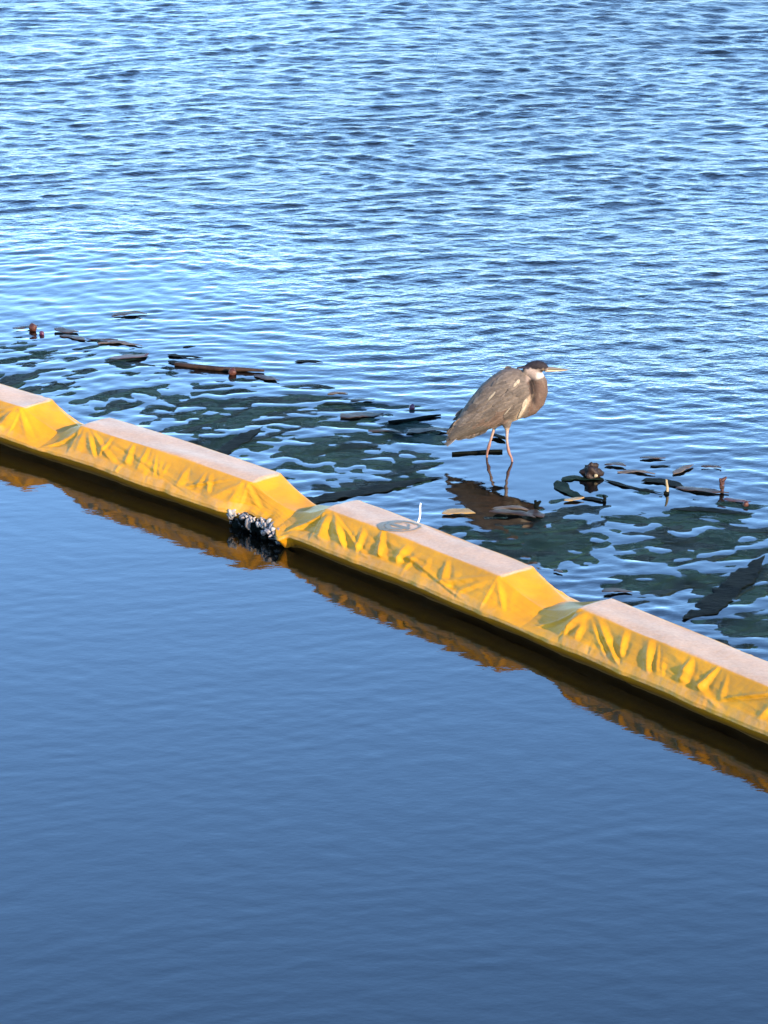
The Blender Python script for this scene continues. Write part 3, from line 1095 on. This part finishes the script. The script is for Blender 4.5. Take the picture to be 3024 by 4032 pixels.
M_feather, nt, b = mat_new('heron_plumage')
ca = attr(nt, 'Col')
nA = noise_node(nt, 120, 4, .6, dict(scale=(.45, 1, 1), rot=(0, math.radians(-35), 0)))
vari = nt.nodes.new('ShaderNodeMapRange')
nt.links.new(nA.outputs[0], vari.inputs[0])
vari.inputs[1].default_value, vari.inputs[2].default_value = .25, .75
vari.inputs[3].default_value, vari.inputs[4].default_value = .72, 1.28
vm = nt.nodes.new('ShaderNodeVectorMath')
vm.operation = 'SCALE'
nt.links.new(ca.outputs['Color'], vm.inputs[0])
nt.links.new(vari.outputs[0], vm.inputs['Scale'])
nt.links.new(vm.outputs[0], b.inputs['Base Color'])
b.inputs['Roughness'].default_value = .75
b.inputs['Specular IOR Level'].default_value = .2
bump(nt, b, nA.outputs[0], .004, .7)

body = obj('body', body_me, M_feather, heron)
bvh = BVHTree.FromPolygons([Vector(c) for c in co.tolist()], [tuple(p.vertices) for p in body_me.polygons])


def surf_y(x, z, sgn):
    h = bvh.ray_cast(Vector((x, sgn * .5, z)), Vector((0, -sgn, 0)))
    return h[0].y if h[0] is not None else None


def feather(zx0, zy0, ang, length, width, sgn, lift0, lift1, nL=9, nW=5, pointy=.5):
    """one vane laid on the flank; ang in drawing space, length and width in drawing units"""
    ca_, sa_ = math.cos(ang), math.sin(ang)
    V, prev = [], None
    for i in range(nL):
        t = i / (nL - 1)
        w = width * (min(1, .35 + 2.2 * t) * (1 - max(0, (t - pointy) / (1 - pointy)) ** 2.2) + .02)
        for j in range(nW):
            q = j / (nW - 1) * 2 - 1
            px = zx0 + ca_ * length * t - sa_ * w * q
            py = zy0 + sa_ * length * t + ca_ * w * q
            x, z = (px - 740) * .00056, (1180 - py) * .000585
            y = surf_y(x, z, sgn)
            ref = prev if y is None else y
            if ref is None:
                ref = sgn * .02
            prev = ref if j == nW // 2 or prev is None else prev
            camber = (1 - q * q) * .0022
            V.append((x, ref + sgn * (lift0 + (lift1 - lift0) * t + camber), z))
    F = grid_faces(nL, nW)
    if sgn < 0:
        F = F[:, ::-1]
    return np.array(V), F


AX = math.radians(145)      # towards the tail in drawing space (y down)
rf = np.random.default_rng(9)
for sgn in (-1, 1):
    bag, cols = Bag(), []
    k = 0
    for row in range(13):
        t = row / 12
        cx, cy = 955 + (330 - 955) * t, 345 + (835 - 345) * t
        hh_ = 222 * (1 - abs(t - .18) ** 1.3 * .78) - 20
        nn = max(3, int(hh_ * 2 / 46))
        for q in range(nn):
            w_ = -1 + 2 * (q + .5 + rf.uniform(-.2, .2)) / nn
            ox, oy = -.56 * hh_ * w_ * -1, -.83 * hh_ * w_ * -1
            px, py = cx + ox * 1 + rf.uniform(-14, 14), cy + oy + rf.uniform(-14, 14)
            if px > 1035 or py > 800 + (px - 300) * .06:
                continue
            if surf_y((px - 740) * .00056, (1180 - py) * .000585, sgn) is None:
                continue
            ln = rf.uniform(110, 150) + 70 * t
            V, F = feather(px, py, AX + rf.normal(0, .09) - .10 * w_, ln, rf.uniform(26, 36), sgn, .0015 + .0022 * (1 - t), .006 + .0022 * (1 - t))
            bag.add((V, F))
            base = np.array([.150, .125, .104]) * rf.uniform(.72, 1.25)
            if rf.random() < .05:
                base = np.array([.20, .17, .14])
            if w_ > .35 and t > .25:
                base = base * np.array([1.15, .98, .90])
            tt = np.repeat(np.linspace(0, 1, 9), 5)
            edge = np.tile(np.abs(np.linspace(-1, 1, 5)), 9)
            c = base[None, :] * (1 + .30 * (edge > .9)[:, None] + .12 * (tt > .9)[:, None])
            c[(edge < .1)] *= .8
            c *= np.array([.45, .42, .39])
            cols.append(c)
    # pale shoulder tufts
    for (px, py, ln, wd) in ((938, 275, 50, 18), (912, 296, 60, 13), (680, 400, 130, 12), (1020, 470, 120, 20), (1012, 520, 130, 18), (995, 560, 140, 16), (850, 560, 120, 8), (975, 610, 110, 15)):
        V, F = feather(px, py, AX - (.25 if px < 960 else .55), ln, wd, sgn, .006, .009)
        bag.add((V, F))
        cols.append(np.tile(np.array([.46, .38, .27]) * rf.uniform(.7, 1.05) * (1 if px > 960 or py < 310 else .6) * .6, (45, 1)))
    wing = obj('wing', bag.mesh('wing', np.vstack(cols)), M_feather, heron)
    # long flight feathers closing over the tail
    for q in range(9):
        px, py = 640 - q * 38, 800 - q * 2 + rf.uniform(-6, 6)
        ln = 330 + q * 6 - max(0, q - 5) * 40
        V, F = feather(px, py - 25 * (q / 8), math.radians(150 - 1.2 * q), ln * .9, 26, sgn, .002 + .0008 * (8 - q), .005 + .0008 * (8 - q), 12, 5, .7)
        base = np.array([.105, .088, .076]) * rf.uniform(.8, 1.2)
        c = np.tile(base * np.array([.44, .42, .37]), (60, 1))
        c[np.tile(np.abs(np.linspace(-1, 1, 5)), 12) > .9] *= 1.5
        obj('flight_feather', mesh_np('flight_feather', V, F, True, None, c), M_feather, wing)

# tail feathers under the wing tips
for q in range(5):
    yy = (q - 2) * .012
    n = 10
    t = np.linspace(0, 1, n)
    a_, b_ = hp(330, 880, yy * .6), hp(140 + 12 * abs(q - 2), 1012 + 6 * abs(q - 2), yy)
    path = a_[None, :] * (1 - t[:, None]) + b_[None, :] * t[:, None]
    V, F = sweep(path, .017 * (1 - .6 * np.clip((t - .7) / .3, 0, 1) ** 2), .0035, 8, q)
    c = np.tile(np.array([.09, .075, .06]) * (1 if q in (1, 2, 3) else 1.7), (len(V), 1))
    obj('tail_feather', mesh_np('tail_feather', V, F, True, None, c), M_feather, heron)

# black head plume
for q in (-1, 1):
    path = spline([hp(1060, 170, q * .014), hp(1000, 178, q * .012), hp(950, 184, q * .008), hp(915, 190, q * .007)], 10)
    V, F = sweep(path, np.linspace(.010, .003, 10), np.linspace(.008, .003, 10), 8, 1)
    obj('head_plume', mesh_np('head_plume', V, F, True, None, np.tile([.018, .013, .018], (len(V), 1))), M_feather, heron)

M_bill, nt, b = mat_new('horn_bill')
nA = noise_node(nt, 40, 3)
nt.links.new(mix_rgb(nt, nA.outputs[0], (.045, .038, .032), (.085, .068, .048)), b.inputs['Base Color'])
b.inputs['Roughness'].default_value = .4
M_bill2, nt, b = mat_new('pale_lower_bill')
b.inputs['Base Color'].default_value = (.27, .21, .12, 1)
b.inputs['Roughness'].default_value = .4
t = np.linspace(0, 1, 12)
path = spline([hp(1222, 190), hp(1300, 193), hp(1400, 201), hp(1484, 211)], 12)
V, F = sweep(path, .0085 * (1 - t) ** .8 + .001, .0100 * (1 - t) ** .75 + .001, 10, 1)
obj('upper_bill', mesh_np('upper_bill', V, F), M_bill, heron)
path = spline([hp(1222, 216), hp(1300, 218), hp(1390, 217), hp(1462, 213)], 12)
V, F = sweep(path, .0075 * (1 - t) ** .8 + .001, .0075 * (1 - t) ** .75 + .0008, 10, 1)
obj('lower_bill', mesh_np('lower_bill', V, F), M_bill2, heron)

M_eye, nt, b = mat_new('amber_eye')
b.inputs['Base Color'].default_value = (.14, .08, .012, 1)
b.inputs['Roughness'].default_value = .1
M_pupil, nt, b = mat_new('black_pupil')
b.inputs['Base Color'].default_value = (.004, .004, .004, 1)
b.inputs['Roughness'].default_value = .1
for sgn in (-1, 1):
    p = hp(1196, 196)
    y = surf_y(p[0], p[2], sgn) or sgn * .022
    e_ = obj('eye', ball_mesh('eye', .0062, .004, .0062, 1, 0), M_eye, heron)
    e_.location = (p[0], y, p[2])
    q_ = obj('pupil', ball_mesh('pupil', .0034, .002, .0034, 1, 0), M_pupil, e_)
    q_.location = (0, sgn * .0031, 0)

M_leg, nt, b = mat_new('pinkish_leg_scales')
nA = noise_node(nt, 90, 3)
tc = nt.nodes.new('ShaderNodeTexCoord')
sp = nt.nodes.new('ShaderNodeSeparateXYZ')
nt.links.new(tc.outputs['Object'], sp.inputs[0])
legc = mix_rgb(nt, ramp(nt, sp.outputs[2], .07, .15), (.17, .08, .055), (.27, .19, .15))
nt.links.new(mix_rgb(nt, math_node(nt, 'MULTIPLY', nA.outputs[0], .6), legc, (.08, .04, .03)), b.inputs['Base Color'])
b.inputs['Roughness'].default_value = .55
bump(nt, b, nA.outputs[0], .002, .6)


def leg(pts, y0, y1):
    P = [hp(*p) for p in pts]
    for i, p in enumerate(P):
        p[1] = y0 + (y1 - y0) * min(1, i / 3)
    P += [P[-1] + np.array([.006, 0, -.12]), P[-1] + np.array([.004, 0, -.385 - P[-1][2]])]
    path = spline(P, 46)
    z = path[:, 2]
    r = np.interp(z, [-.4, -.02, .03, .055, .075, .10, .16, .2], [.0062, .0062, .0068, .0095, .0105, .0075, .0085, .011])
    V, F = sweep(path, r, r * .95, 10, 2, flat=False)
    o = obj('leg', mesh_np('leg', V, F), M_leg, heron)
    foot = path[-1]
    for ang, ln in ((0, .085), (.6, .075), (-.6, .075), (math.pi, .05)):
        q = np.stack([foot[0] + np.cos(ang) * np.linspace(0, ln, 8), foot[1] + np.sin(ang) * np.linspace(0, ln, 8), foot[2] + .008 - .006 * np.linspace(0, 1, 8)], -1)
        V, F = sweep(q, np.linspace(.006, .003, 8), np.linspace(.006, .003, 8), 8, 3)
        obj('toe', mesh_np('toe', V, F), M_leg, o)


leg([(816, 830), (815, 950), (838, 1080), (872, 1165)], -.040, -.045)
leg([(690, 830), (655, 950), (622, 1070), (604, 1165)], .040, .040)
